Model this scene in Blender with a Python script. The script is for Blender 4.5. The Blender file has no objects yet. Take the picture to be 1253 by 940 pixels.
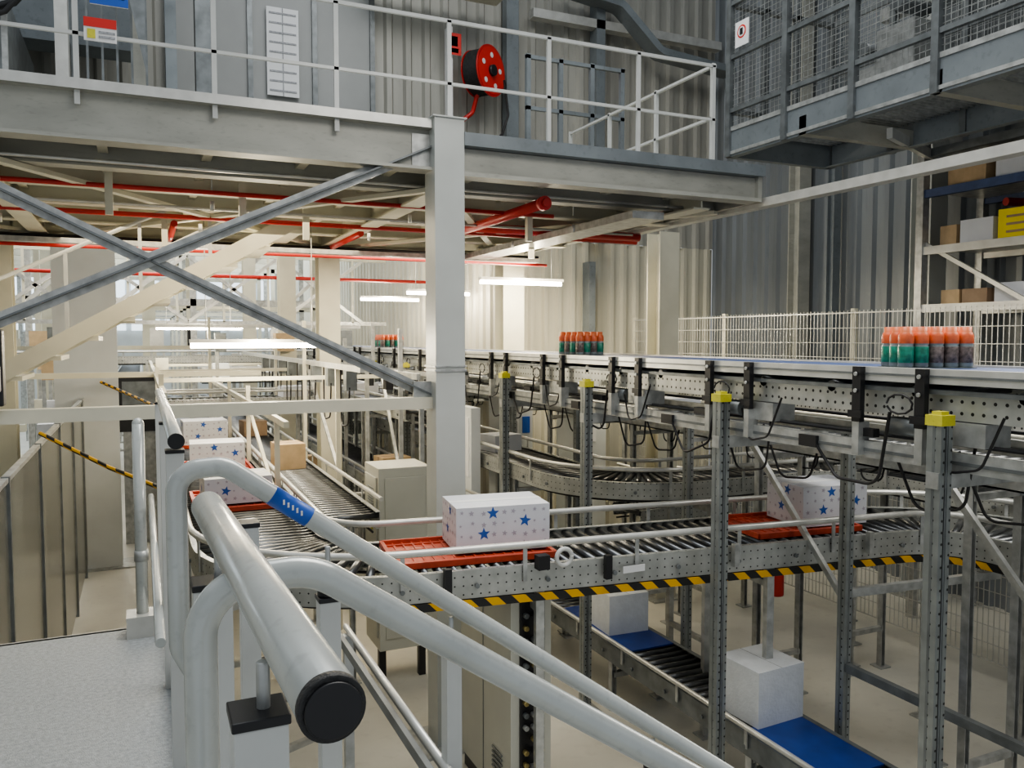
import bpy, math, random
from mathutils import Vector, Matrix
random.seed(7)
H=2.9
# ------------------------------------------------------------ materials
MATS={}
def nm(name):
    m=bpy.data.materials.new(name); m.use_nodes=True
    nt=m.node_tree; b=nt.nodes['Principled BSDF']
    MATS[name]=m
    return m,nt,b
def mat(name,col,rough=.5,metal=0.,var=.12,scale=6.,stretch=(1,1,1),bump=0.,bscale=60,emit=0,dirt=0):
    m,nt,b=nm(name)
    N=nt.nodes;L=nt.links
    tc=N.new('ShaderNodeTexCoord'); mp=N.new('ShaderNodeMapping'); mp.inputs['Scale'].default_value=stretch
    L.new(tc.outputs['Object'],mp.inputs[0])
    no=N.new('ShaderNodeTexNoise'); no.inputs['Scale'].default_value=scale; no.inputs['Detail'].default_value=5
    L.new(mp.outputs[0],no.inputs['Vector'])
    r=N.new('ShaderNodeValToRGB')
    r.color_ramp.elements[0].position=.3; r.color_ramp.elements[1].position=.7
    r.color_ramp.elements[0].color=tuple(max(0,c*(1-var)) for c in col)+(1,)
    r.color_ramp.elements[1].color=tuple(min(1,c*(1+var)) for c in col)+(1,)
    L.new(no.outputs['Fac'],r.inputs[0]); L.new(r.outputs[0],b.inputs['Base Color'])
    b.inputs['Roughness'].default_value=rough; b.inputs['Metallic'].default_value=metal
    if dirt:
        n3=N.new('ShaderNodeTexNoise'); n3.inputs['Scale'].default_value=scale*7; n3.inputs['Detail'].default_value=6
        L.new(mp.outputs[0],n3.inputs['Vector'])
        r3=N.new('ShaderNodeValToRGB'); r3.color_ramp.elements[0].position=.56; r3.color_ramp.elements[1].position=.72
        r3.color_ramp.elements[0].color=(0,0,0,1); r3.color_ramp.elements[1].color=(dirt,)*3+(1,)
        L.new(n3.outputs['Fac'],r3.inputs[0])
        mx=N.new('ShaderNodeMix'); mx.data_type='RGBA'; L.new(r3.outputs[0],mx.inputs[0]); L.new(r.outputs[0],mx.inputs[6])
        mx.inputs[7].default_value=tuple(c*.45 for c in col)+(1,); L.new(mx.outputs[2],b.inputs['Base Color'])
    if bump:
        n2=N.new('ShaderNodeTexNoise'); n2.inputs['Scale'].default_value=bscale
        L.new(tc.outputs['Object'],n2.inputs['Vector'])
        bp=N.new('ShaderNodeBump'); bp.inputs['Strength'].default_value=bump; bp.inputs['Distance'].default_value=.01
        L.new(n2.outputs['Fac'],bp.inputs['Height']); L.new(bp.outputs[0],b.inputs['Normal'])
    if emit:
        b.inputs['Emission Color'].default_value=tuple(col)+(1,)
        b.inputs['Emission Strength'].default_value=emit
    return m
mat('galv',(.46,.47,.46),.36,.5,.25,14)
mat('galv_dark',(.19,.205,.21),.40,.45,.25,9)
mat('galv_light',(.60,.60,.57),.32,.4,.12,8)
mat('beam_paint',(.40,.40,.36),.42,.1,.14,2.5,(1,3,3),dirt=.25)
mat('beam_blue_grey',(.21,.235,.25),.42,.2,.14,3,dirt=.3)
mat('column_paint',(.50,.52,.50),.38,.05,.06,3)
mat('cream',(.63,.61,.50),.45,0,.08,3)
mat('white_paint',(.58,.59,.57),.28,0,.05,9)
mat('tube_paint',(.52,.54,.52),.20,.2,.07,7,dirt=.2)
mat('concrete',(.66,.64,.57),.32,0,.10,1.4,(1,1,1),.08,20,dirt=.15)
mat('plate',(.34,.36,.37),.5,.1,.2,60,(1,1,1),.3,220,dirt=.3)
mat('roller',(.12,.125,.13),.28,.8,.2,12)
mat('black',(.018,.018,.02),.4,0,.1,10)
mat('rubber',(.035,.035,.035),.6,0,.3,30,(1,1,1),.3,200)
mat('red',(.50,.03,.025),.35,0,.12,5)
mat('orange_mat',(.46,.065,.03),.45,0,.2,20)
mat('yellow',(.62,.58,.07),.5,0,.1,12,dirt=.3)
mat('yellow_box',(.85,.70,.03),.5,0,.04,8)
mat('blue',(.015,.05,.24),.4,0,.15,8)
mat('blue_belt',(.05,.08,.18),.5,0,.2,8)
mat('kraft',(.52,.38,.23),.7,0,.12,10)
mat('kraft2',(.34,.24,.16),.7,0,.12,10)
mat('carton',(.66,.68,.73),.55,0,.04,6)
mat('star_blue',(.03,.11,.42),.5,0,.05,6)
mat('star_grey',(.42,.40,.47),.5,0,.05,6)
mat('foam',(.70,.73,.76),.6,0,.05,12,(1,1,1),.3,50)
mat('cab',(.52,.52,.46),.4,0,.05,3)
mat('cab_white',(.66,.69,.70),.4,0,.05,3)
mat('paper',(.78,.79,.80),.6,0,.03,8)
mat('paper_ink',(.35,.36,.38),.6,0,.3,80)
mat('panel',(.25,.25,.215),.20,.35,.35,1.2,(1,1,.4))
mat('door_grey',(.33,.34,.335),.45,0,.06,2)
mat('orange_label',(.62,.13,.05),.35,0,.2,30)
mat('orange_cap',(.68,.18,.07),.4,0,.05,30)
mat('teal_label',(.02,.20,.13),.3,0,.4,40)
mat('dark_label',(.14,.11,.10),.3,0,.6,60)
mat('bottle',(.22,.25,.25),.10,0,.3,20)
mat('cable',(.02,.02,.022),.5,0,.1,10)
mat('brass',(.55,.45,.2),.3,.8,.1,10)
mat('sign_red',(.65,.04,.03),.4,0,.02,5)
mat('sign_white',(.8,.8,.8),.4,0,.02,5)
mat('sign_blue',(.03,.12,.5),.4,0,.02,5)
mat('led',(1.,.91,.72),.4,0,0,5,emit=34)
mat('window',(.80,.90,1.),.4,0,.15,2,emit=1.5)
mat('sheet_beige',(.38,.375,.34),.42,.1,.18,1.6,(1.6,1.6,.25),dirt=.25)
mat('sheet_cream',(.55,.53,.44),.42,.05,.13,1.6,(1.6,1.6,.25))
mat('sheet_grey',(.25,.27,.285),.42,.2,.16,1.6,(1.6,1.6,.25),dirt=.2)
def uvmat(name,kind):
    m,nt,b=nm(name); N=nt.nodes;L=nt.links
    uv=N.new('ShaderNodeUVMap'); sp=N.new('ShaderNodeSeparateXYZ'); L.new(uv.outputs[0],sp.inputs[0])
    def M(op,a,bv):
        n=N.new('ShaderNodeMath'); n.operation=op
        for i,x in enumerate((a,bv)):
            if x is None: continue
            if isinstance(x,(int,float)): n.inputs[i].default_value=x
            else: L.new(x,n.inputs[i])
        return n.outputs[0]
    mx=N.new('ShaderNodeMix'); mx.data_type='RGBA'
    if kind=='haz':
        t=M('ADD',sp.outputs[0],sp.outputs[1]); t=M('MULTIPLY',t,1/.16); t=M('FRACT',t,None); t=M('GREATER_THAN',t,.5)
        mx.inputs[6].default_value=(.75,.42,.02,1); mx.inputs[7].default_value=(.02,.02,.02,1)
        b.inputs['Roughness'].default_value=.5
    else:
        a=M('FRACT',M('MULTIPLY',sp.outputs[0],1/.05),None); a=M('SUBTRACT',a,.5)
        c=M('FRACT',M('MULTIPLY',sp.outputs[1],1/.05),None); c=M('SUBTRACT',c,.5)
        t=M('ADD',M('MULTIPLY',a,a),M('MULTIPLY',c,c)); t=M('LESS_THAN',t,{'perf':.024,'perff':.010,'perfd':.014}[kind])
        col={'perf':(.46,.47,.45,1),'perff':(.44,.45,.43,1),'perfd':(.29,.31,.305,1)}[kind]
        no=N.new('ShaderNodeTexNoise'); no.inputs['Scale'].default_value=12
        tc=N.new('ShaderNodeTexCoord'); L.new(tc.outputs['Object'],no.inputs['Vector'])
        m2=N.new('ShaderNodeMix'); m2.data_type='RGBA'
        m2.inputs[6].default_value=tuple(x*.65 for x in col[:3])+(1,); m2.inputs[7].default_value=tuple(x*1.35 for x in col[:3])+(1,)
        L.new(no.outputs['Fac'],m2.inputs[0]); L.new(m2.outputs[2],mx.inputs[6])
        mx.inputs[7].default_value=(.03,.03,.03,1)
        b.inputs['Roughness'].default_value=.36; b.inputs['Metallic'].default_value=.45
    L.new(t,mx.inputs[0]); L.new(mx.outputs[2],b.inputs['Base Color'])
uvmat('hazard','haz'); uvmat('perf','perf'); uvmat('perf_fine','perff'); uvmat('perf_dark','perfd')
# ------------------------------------------------------------ mesh builder
class B:
    def __init__(s): s.v=[];s.f=[];s.m=[];s.uv=[];s.sm=[];s.ms=[]
    def mi(s,m):
        if m not in s.ms: s.ms.append(m)
        return s.ms.index(m)
    def face(s,idx,m,uv=None,sm=False):
        s.f.append(tuple(idx)); s.m.append(s.mi(m)); s.uv.append(uv); s.sm.append(sm)
    def box(s,x0,x1,y0,y1,z0,z1,m):
        o=len(s.v)
        for z in (z0,z1):
            for x,y in ((x0,y0),(x1,y0),(x1,y1),(x0,y1)): s.v.append((x,y,z))
        for q in ((0,3,2,1),(4,5,6,7),(0,1,5,4),(1,2,6,5),(2,3,7,6),(3,0,4,7)):
            s.face([o+i for i in q],m)
    def cyl(s,c,r,axis,h,m,n=16,r2=None):
        a=Vector(axis).normalized(); u=a.orthogonal().normalized(); w=a.cross(u)
        r2=r if r2 is None else r2
        o=len(s.v); c=Vector(c)
        for k,(rr,t) in enumerate(((r,0),(r2,h))):
            for i in range(n):
                an=2*math.pi*i/n
                s.v.append(tuple(c+a*t+(u*math.cos(an)+w*math.sin(an))*rr))
        for i in range(n):
            j=(i+1)%n; s.face((o+i,o+j,o+n+j,o+n+i),m,None,True)
        s.face([o+i for i in range(n)][::-1],m); s.face([o+n+i for i in range(n)],m)
    def lathe(s,c,axis,prof,n=14):
        a=Vector(axis).normalized(); u=a.orthogonal().normalized(); w=a.cross(u); c=Vector(c); o=len(s.v)
        for r,t,m in prof:
            for i in range(n):
                an=2*math.pi*i/n; s.v.append(tuple(c+a*t+(u*math.cos(an)+w*math.sin(an))*r))
        for k in range(len(prof)-1):
            for i in range(n):
                j=(i+1)%n; s.face((o+k*n+i,o+k*n+j,o+(k+1)*n+j,o+(k+1)*n+i),prof[k][2],None,True)
    def sweep(s,prof,pts,m,side=None,sm=False,caps=True,closed=True):
        pts=[Vector(p) for p in pts]; n=len(prof)
        T=[]
        for i in range(len(pts)):
            a=pts[max(0,i-1)]; b=pts[min(len(pts)-1,i+1)]; T.append((b-a).normalized())
        if side is None:
            side=T[0].cross(Vector((0,0,1)))
            if side.length<1e-3: side=Vector((1,0,0))
        sd=Vector(side).normalized()
        o=len(s.v); u=0; us=[]
        for i,p in enumerate(pts):
            sd=(sd-T[i]*sd.dot(T[i])).normalized(); up=sd.cross(T[i])
            if i: u+=(p-pts[i-1]).length
            us.append(u)
            k=1.
            if 0<i<len(pts)-1:
                cs=(pts[i]-pts[i-1]).normalized().dot(T[i]); k=1/max(cs,.5)
            for (l,z) in prof: s.v.append(tuple(p+sd*l*(k if abs(T[i].z)<.5 else 1)+up*z))
        vv=[0]
        for i in range(n):
            a=prof[i];b=prof[(i+1)%n]; vv.append(vv[-1]+math.hypot(a[0]-b[0],a[1]-b[1]))
        rng=n if closed else n-1
        for i in range(len(pts)-1):
            for j in range(rng):
                k=(j+1)%n
                s.face((o+i*n+j,o+i*n+k,o+(i+1)*n+k,o+(i+1)*n+j),m,((us[i],vv[j]),(us[i],vv[j+1]),(us[i+1],vv[j+1]),(us[i+1],vv[j])),sm)
        if caps and closed:
            s.face([o+j for j in range(n)],m); s.face([o+(len(pts)-1)*n+j for j in range(n)][::-1],m)
    def tube(s,pts,r,m,n=10,side=None):
        s.sweep([(r*math.cos(2*math.pi*i/n),r*math.sin(2*math.pi*i/n)) for i in range(n)],pts,m,side,True)
    def bar(s,p0,p1,w,h,m,side=None):
        s.sweep([(-w/2,-h/2),(w/2,-h/2),(w/2,h/2),(-w/2,h/2)],[p0,p1],m,side)
    def ibeam(s,p0,p1,w,h,m,t=.012,side=None):
        a=w/2;b=h/2;c=t/2
        s.sweep([(-a,-b),(a,-b),(a,-b+t),(c,-b+t),(c,b-t),(a,b-t),(a,b),(-a,b),(-a,b-t),(-c,b-t),(-c,-b+t),(-a,-b+t)],[p0,p1],m,side)
    def cbeam(s,p0,p1,w,h,m,t=.006,side=None,flip=False):
        f=-1 if flip else 1
        P=[(0,-h/2),(w,-h/2),(w,-h/2+t),(t,-h/2+t),(t,h/2-t),(w,h/2-t),(w,h/2),(0,h/2)]
        s.sweep([(x*f,z) for x,z in P],[p0,p1],m,side)
    def poly(s,pts,m):
        o=len(s.v); s.v+= [tuple(p) for p in pts]; s.face([o+i for i in range(len(pts))],m)
    def done(s,name,bevel=0,loc=None,rot=0):
        me=bpy.data.meshes.new(name); me.from_pydata(s.v,[],s.f)
        for m in s.ms: me.materials.append(MATS[m])
        me.polygons.foreach_set('material_index',s.m); me.polygons.foreach_set('use_smooth',s.sm)
        ul=me.uv_layers.new(name='UVMap')
        k=0
        for i,f in enumerate(s.f):
            q=s.uv[i]
            for j in range(len(f)):
                ul.data[k].uv=q[j] if q else (0.,0.); k+=1
        me.update()
        o=bpy.data.objects.new(name,me); bpy.context.scene.collection.objects.link(o)
        if loc: o.location=loc
        o.rotation_euler[2]=rot
        if bevel:
            md=o.modifiers.new('bevel','BEVEL'); md.width=bevel; md.segments=2; md.limit_method='ANGLE'
        return o
def fillet(pts,r,n=8):
    pts=[Vector(p) for p in pts]; out=[pts[0]]
    for i in range(1,len(pts)-1):
        a=pts[i-1]-pts[i]; b=pts[i+1]-pts[i]; la,lb=a.length,b.length; a.normalize(); b.normalize()
        ang=a.angle(b); d=min(r/math.tan(ang/2),la*.49,lb*.49); rr=d*math.tan(ang/2)
        p0=pts[i]+a*d; c=pts[i]+(a+b).normalized()*(rr/math.sin(ang/2)); v0=p0-c; v1=pts[i]+b*d-c
        tot=v0.angle(v1); ax=v0.cross(v1).normalized()
        for k in range(n+1): out.append(c+Matrix.Rotation(tot*k/n,3,ax)@v0)
    out.append(pts[-1]); return out
def along(path,step,start=.0):
    res=[];nextd=start;acc=0
    for i in range(len(path)-1):
        a,b=path[i],path[i+1]; L=(b-a).length
        if L<1e-6: continue
        while nextd<=acc+L:
            res.append((a+(b-a)*((nextd-acc)/L),(b-a)/L)); nextd+=step
        acc+=L
    return res
def offs(path,o):
    res=[]
    for i,p in enumerate(path):
        t=(path[min(len(path)-1,i+1)]-path[max(0,i-1)]); t.z=0; t.normalize()
        res.append(p+Vector((t.y,-t.x,0))*o)
    return res
# conveyor --------------------------------------------------------------
def conveyor(name,pts,z,w,R=.8,fr=.15,legstep=1.6,legstart=.5,sp=.085,rm='roller',fm='perf_fine',rail=(.11,.11),leg=True,rr=.024,railr=.017,legm='galv',belt=None,brk=.7,motors=True,under=False):
    b=B(); path=fillet([(x,y,0) for x,y in pts],R,12)
    up=lambda P,dz:[p+Vector((0,0,dz)) for p in P]
    for sd in (-1,1):
        P=up(offs(path,sd*w/2),z-fr/2+.01)
        q=[(0,-fr/2),(-.035*sd,-fr/2),(-.035*sd,-fr/2+.006),(-.006*sd,-fr/2+.006),(-.006*sd,fr/2-.006),(-.035*sd,fr/2-.006),(-.035*sd,fr/2),(0,fr/2)]
        b.sweep(q,P,fm)
        rh=rail[0] if sd<0 else rail[1]
        if rh:
            Pr=up(offs(path,sd*(w/2+.01)),z+rh); b.tube(Pr,railr,'galv_light',8)
            for p,t in along(offs(path,sd*(w/2+.012)),brk,.2):
                b.sweep([(-.012,-.004),(.012,-.004),(.012,.004),(-.012,.004)],[p+Vector((0,0,z-.08)),p+Vector((0,0,z+rh))],'galv',side=t)
        if motors:
            for p,t in along(offs(path,sd*(w/2+.006)),.42,.33):
                b.cyl(p+Vector((0,0,z-fr/2)),.014,Vector((t.y,-t.x,0))*sd,.012,'galv_dark',8)
            b.tube(up(offs(path,sd*(w/2-.06)),z-fr-.01),.009,'cable',6)
    if under:
        for k,(p,t) in enumerate(along(offs(path,-(w/2-.02)) ,.63,.4)):
            q=p+Vector((0,0,z-fr-.06)); s=.05
            b.box(q.x-s,q.x+s,q.y-s*1.6,q.y+s*1.6,q.z-.04,q.z+.05,'galv_dark' if k%2 else 'black')
            b.cyl(q+Vector((0,.1,0)),.035,(0,1,0),.14,'galv',10)
            b.tube(fillet([q+Vector((0,-.05,0)),q+Vector((0,-.08,-.16)),q+Vector((0,-.25,-.14)),q+Vector((0,-.3,.06))],.06,5),.007,'cable',6)
    if belt: b.sweep([(-w/2+.02,-.02),(w/2-.02,-.02),(w/2-.02,.0),(-w/2+.02,.0)],up(path,z),belt)
    else:
        for p,t in along(path,sp,.04):
            n=Vector((t.y,-t.x,0)); b.cyl(p-n*(w/2-.01)+Vector((0,0,z-rr)),rr,n,w-.02,rm,8)
    if leg:
        for p,t in along(path,legstep,legstart):
            n=Vector((t.y,-t.x,0))
            for sd in (-1,1):
                c=p+n*sd*(w/2-.03)
                b.sweep([(-.025,-.022),(.025,-.022),(.025,-.016),(-.019,-.016),(-.019,.016),(.025,.016),(.025,.022),(-.025,.022)],[c+Vector((0,0,.01)),c+Vector((0,0,z-.02))],legm,side=t)
                b.box(c.x-.06,c.x+.06,c.y-.06,c.y+.06,0,.012,'galv')
            b.bar(p-n*(w/2-.03)+Vector((0,0,z-fr-.1)),p+n*(w/2-.03)+Vector((0,0,z-fr-.1)),.04,.04,'galv')
            b.bar(p-n*(w/2-.03)+Vector((0,0,.35)),p+n*(w/2-.03)+Vector((0,0,.35)),.04,.04,'galv')
    return b.done(name)
# ------------------------------------------------------------ shell
def corr_wall(name,p0,p1,z0,z1,m,per=.25,dep=.035,out=(0,-1)):
    b=B(); p0=Vector(p0);p1=Vector(p1);L=(p1-p0).length;t=(p1-p0)/L; o=Vector(out)
    prof=[];s=0
    while s<L:
        for f,d in ((0,0),(.5,0),(.62,1),(.88,1)):
            q=s+f*per
            if q<=L: prof.append((q,d*dep))
        s+=per
    prof.append((L,0))
    k=len(prof)
    for z in (z0,z1):
        for q,d in prof:
            p=p0+t*q+o*d; b.v.append((p.x,p.y,z))
    for i in range(k-1): b.face((i,i+1,k+i+1,k+i),m)
    return b.done(name)
b=B(); b.box(-7,9.5,-3,36,-.1,0,'concrete'); b.done('floor')
corr_wall('wall_back',(-6,10.6),(8.3,10.6),4.3,11,'sheet_beige',.26,.05)
corr_wall('wall_back_lower',(4.95,10.6),(8.3,10.6),0,4.3,'sheet_cream',.22,.05)
corr_wall('wall_right',(8.35,-3),(8.35,10.6),0,11,'sheet_grey',.24,.05,(-1,0))
corr_wall('wall_hall_side',(4.95,35),(4.95,10.6),0,8,'sheet_cream',.3,.04,(-1,0))
b=B(); b.box(-7,9.5,35,35.1,0,8,'cab_white')
for i in range(10):
    b.box(-6.3+i*1.2,-5.3+i*1.2,34.9,35,3.2,6.8,'window')
b.done('wall_far')
b=B(); b.box(-7.1,-7,-3,35,0,8,'cab_white')
for i in range(8): b.box(-7,-6.95,12+i*2.8,14+i*2.8,3.2,6,'window')  # out-of-view glowing light panels, added to brighten the hall
b.done('wall_left')
b=B()
b.box(.35,2.75,10.46,10.5,4.35,8,'door_grey')
for x in (1.28,2.05,2.78): b.box(x-.03,x+.03,10.42,10.47,4.35,8,'galv_dark')
b.box(1.47,1.85,10.40,10.42,5.85,6.9,'paper')
for i in range(9): b.box(1.5,1.82,10.392,10.4,5.9+i*.115,5.92+i*.115,'paper_ink')
b.box(1.655,1.665,10.39,10.40,5.85,6.9,'paper_ink')
b.box(1.25,1.28,10.38,10.42,5.3,5.5,'black')
b.done('door_1')
# ------------------------------------------------------------ columns
def col(x,y,w,z1,m,dark=None,z0=0,d=None):
    b=B(); d=d or w
    b.ibeam((x,y,z0),(x,y,z1),w,d,m,.016,side=(1,0,0))
    b.box(x-w*.8,x+w*.8,y-d*.8,y+d*.8,z0,z0+.02,'galv')
    return b.done('steel_column')
b=B(); b.box(1.845,2.06,5.33,5.54,0,4.40,'column_paint'); b.box(1.83,2.075,5.315,5.555,4.40,4.41,'column_paint')
b.box(1.835,2.07,5.32,5.55,2.67,2.685,'galv'); b.box(1.835,2.07,5.32,5.55,2.70,2.71,'galv'); b.box(1.72,2.2,5.2,5.66,0,.02,'galv')
b.done('steel_column')
col(2.08,10.0,.25,4.1,'cream'); col(2.12,13.3,.25,4.6,'cream'); col(2.1,18,.25,6,'cream')
col(4.5,10.0,.3,4.1,'cream'); col(5.25,7.55,.25,4.05,'cream'); col(-1.25,9.5,.22,4.1,'cream')
col(-2.2,5.6,.24,4.1,'cream'); col(7.9,6.35,.26,10,'column_paint'); col(8.1,8.5,.2,10,'beam_paint');col(8.1,7.9,.12,10,'beam_blue_grey')
col(-.62,11.5,.7,4.2,'cab_white',d=.3); col(-1.9,14,.25,6,'cream'); col(.2,22,.3,6,'cream'); col(-2,22,.3,6,'cream')
b=B(); b.box(6.0,6.14,10.3,10.5,4.3,11,'beam_blue_grey'); b.box(4.62,4.80,10.35,10.5,4.3,11,'beam_blue_grey'); b.box(5.9,6.0,10.3,10.5,0,4,'beam_blue_grey'); b.done('cladding_post')
# ------------------------------------------------------------ mezzanine
b=B()
b.box(-6,4.70,5.5,10.55,4.27,4.30,'beam_paint')
b.ibeam((-6,5.46,4.20),(1.845,5.46,4.20),.16,.30,'beam_paint',.02)
b.box(-6,1.84,5.37,5.385,4.33,4.39,'galv_light')
b.box(2.06,4.68,5.40,5.42,4.06,4.22,'beam_paint'); b.box(2.06,4.68,5.34,5.50,4.02,4.05,'beam_paint')
b.box(2.06,4.70,5.32,5.50,4.225,4.315,'beam_blue_grey'); b.box(4.66,4.70,5.36,10.5,4.02,4.3,'beam_paint')
for y in (5.95,6.7,7.6,8.8,10.0):
    b.ibeam((-6,y,4.12),(4.68,y,4.12),.14,.26,'cream' if y>6.5 else 'beam_paint',.015)
x=-5.8
while x<4.6:
    b.cbeam((x,5.5,4.18),(x,10.5,4.18),.06,.18,'cream',.008); x+=.62
for x in (-.9,2.0,4.2): b.ibeam((x,5.5,4.06),(x,10.5,4.06),.16,.22,'cream',.015)
for p,q in (((2.0,5.6),(4.4,10)),((2.0,10),(4.5,5.7)),((-.9,5.6),(2,9.8)),((-.9,10),(2,5.6)),((-4,6),(-.9,9.6)),((-4,9.6),(-.9,6))):
    b.bar((p[0],p[1],3.97),(q[0],q[1],3.97),.07,.03,'cream')
for k,(x,y) in enumerate(((-.2,6.3),(.7,6.5),(1.3,7.2),(3.1,6.5),(3.8,7.9),(.2,8.2))):
    b.box(x,x+.05,y,y+.05,3.75,4.1,'cream'); 
b.cyl((-6,5.75,4.0),.012,(1,0,0),10.5,'galv_light',8); b.cyl((-6,7.0,3.93),.012,(1,0,0),10.5,'galv_light',8)
b.done('mezzanine_deck')
b=B()
b.bar((-2.1,5.50,4.42),(1.86,5.50,2.50),.012,.085,'galv'); b.bar((-2.1,5.47,2.36),(1.86,5.47,4.22),.012,.085,'galv')
b.bar((-2.1,5.46,4.42),(1.86,5.46,2.50),.07,.012,'galv_dark'); b.bar((-2.1,5.43,2.36),(1.86,5.43,4.22),.07,.012,'galv_dark')
b.box(1.72,1.85,5.44,5.46,2.42,2.60,'galv');b.box(1.72,1.85,5.44,5.46,4.06,4.3,'galv')
b.done('cross_brace')
b=B(); b.box(-2.1,1.845,5.40,5.50,2.41,2.49,'cream'); b.done('tie_beam')
b=B()
for x in (-1.8,-1.05,-.3,.45,1.2,1.98,2.75,3.52,4.23): b.box(x-.015,x+.015,5.40,5.42,4.25,5.08,'white_paint')
b.box(-6,4.25,5.40,5.42,5.064,5.088,'white_paint'); b.box(-6,4.25,5.40,5.42,4.642,4.662,'white_paint')
for y in (5.41,6.2,7.0,7.8): b.box(4.22,4.25,y,y+.03,4.3,5.1,'white_paint')
for z in (4.66,5.07): b.box(4.22,4.25,5.41,7.8,z,z+.02,'white_paint')
b.done('mezzanine_guardrail')
b=B()
for x in (3.9,4.3,4.7,5.1): b.box(x,x+.05,8.2,8.25,4.34,6.0,'beam_blue_grey')
for z in (4.9,5.4,5.95): b.box(3.9,5.15,8.2,8.24,z,z+.04,'beam_blue_grey')
b.done('deck_gate')
b=B(); b.box(4.72,4.73,-1,8.0,3.99,4.06,'galv_light'); b.box(4.73,4.83,-1,8.0,3.99,4.0,'galv_light'); b.done('crane_rail_beam')
# ------------------------------------------------------------ raised side walkway
b=B()
b.cbeam((5.2,-1,4.78),(5.2,6.45,4.78),.08,.28,'beam_blue_grey',.012)
b.cbeam((6.5,-1,4.78),(6.5,6.45,4.78),.08,.28,'beam_blue_grey',.012,flip=True)
b.box(5.19,5.2,-1,6.45,4.66,4.69,'galv'); b.box(5.19,5.2,-1,6.45,4.88,4.92,'galv')
b.box(5.2,6.5,6.38,6.45,4.64,4.92,'beam_blue_grey')
y=-.9
while y<6.4:
    b.box(5.25,6.5,y,y+.012,4.86,4.92,'galv'); y+=.06
for y in (0.2,1.5,2.8,4.1,5.4): b.box(5.2,6.5,y,y+.08,4.64,4.80,'beam_paint')
for X in (5.2,6.5):
    y=6.4
    while y>-1:
        b.box(X-.03,X+.03,y-.03,y+.03,4.64,6.9,'galv_dark'); y-=.75
    for z in (5.05,5.55,6.05,6.5): b.box(X-.02,X+.02,-1,6.4,z,z+.04,'galv_dark')
for X in (5.21,6.49):
    y=-1
    while y<6.4: b.box(X,X+.003,y,y+.003,4.9,6.5,'galv'); y+=.05
    z=4.92
    while z<6.5: b.box(X,X+.003,-1,6.4,z,z+.003,'galv'); z+=.05
b.box(5.2,6.5,6.37,6.43,5.05,5.09,'galv_dark'); b.box(5.2,6.5,6.37,6.43,6.05,6.09,'galv_dark')
for x in (5.6,6.0): b.box(x,x+.05,6.37,6.43,4.9,6.6,'galv_dark')
b.bar((5.9,5.15,4.66),(7.85,6.15,4.78),.05,.09,'galv_light')
for x,y,s in ((5.5,4.6,.35),(5.9,3.4,.4),(5.6,2.2,.5),(6.0,5.4,.3)):
    b.box(x,x+s,y,y+s,4.93,4.93+s*1.3,'galv'); b.cyl((x,y+s/2,5.2+s),.06,(1,0,0),s,'galv_dark',12)
for i in range(10):
    b.bar((5.3,i*.6+.1,4.95+i*.15),(6.4,i*.6+.1,4.95+i*.15),.05,.2,'galv')
b.bar((5.35,.1,4.95),(5.35,5.6,6.4),.05,.14,'galv'); b.bar((6.4,.1,4.95),(6.4,5.6,6.4),.05,.14,'galv')
b.done('raised_service_walkway')
b=B()
for y in (.5,1.5,2.5,3.5,4.5,5.5):
    b.box(7.2,7.26,y,y+.06,5,9,'galv_dark')
for z in (5.3,5.9,6.5,7.1,7.7): b.box(7.2,7.24,0,6,z,z+.05,'galv_dark')
b.box(6.6,8.2,0,6,5.2,5.3,'beam_blue_grey'); b.box(6.7,7.4,4.2,5.4,5.3,6.8,'galv_dark')
for i in range(5): b.bar((7.1,i*1.2,5.3),(7.1,i*1.2+1.2,6.5),.04,.05,'galv'); b.cyl((6.7,i*1.1+.3,6.2),.05,(1,0,0),.6,'galv_light',10)
b.box(6.7,6.8,-.5,6,6.0,6.12,'galv'); b.box(6.7,6.8,-.5,6,7.0,7.12,'galv_light'); b.box(7.5,7.9,1,3,5.3,7.6,'galv_dark'); b.box(7.0,7.3,2.2,2.6,5.4,6.0,'sign_blue')
b.done('machine_platform')
# ------------------------------------------------------------ rack
b=B()
for y in (5.9,3.2,1.0):
    for x in (7.25,8.15): b.box(x-.045,x+.045,y-.04,y+.04,0,5.0,'galv')
for z,m in ((3.2,'galv_light'),(3.78,'galv_light'),(4.35,'blue_belt'),(4.75,'galv_dark')):
    for x in (7.25,8.15): b.box(x-.03,x+.03,1.0,5.9,z-.04,z+.04,m)
    b.box(7.25,8.15,1.0,5.9,z+.02,z+.04,'galv')
b.bar((7.27,5.95,3.9),(7.27,4.4,3.0),.03,.04,'galv_light')
b.done('pallet_rack')
def simplebox(name,x,y,z,sx,sy,sz,m,rot=0,tape=True):
    b=B(); b.box(-sx/2,sx/2,-sy/2,sy/2,0,sz,m)
    b.box(-.002,.002,-sy/2-.001,sy/2+.001,sz,sz+.001,'paper_ink')
    if m=='yellow_box':
        for k in range(3): b.box(-sx/2-.002,-sx/2,-sy*.3,sy*.3,sz*(.2+.25*k),sz*(.28+.25*k),'kraft2')
    if tape: b.box(-sx/2-.001,sx/2+.001,-.025,.025,sz*.75,sz+.001,'kraft2' if m.startswith('kraft') else 'paper_ink')
    return b.done(name,.004,(x,y,z),rot)
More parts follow.
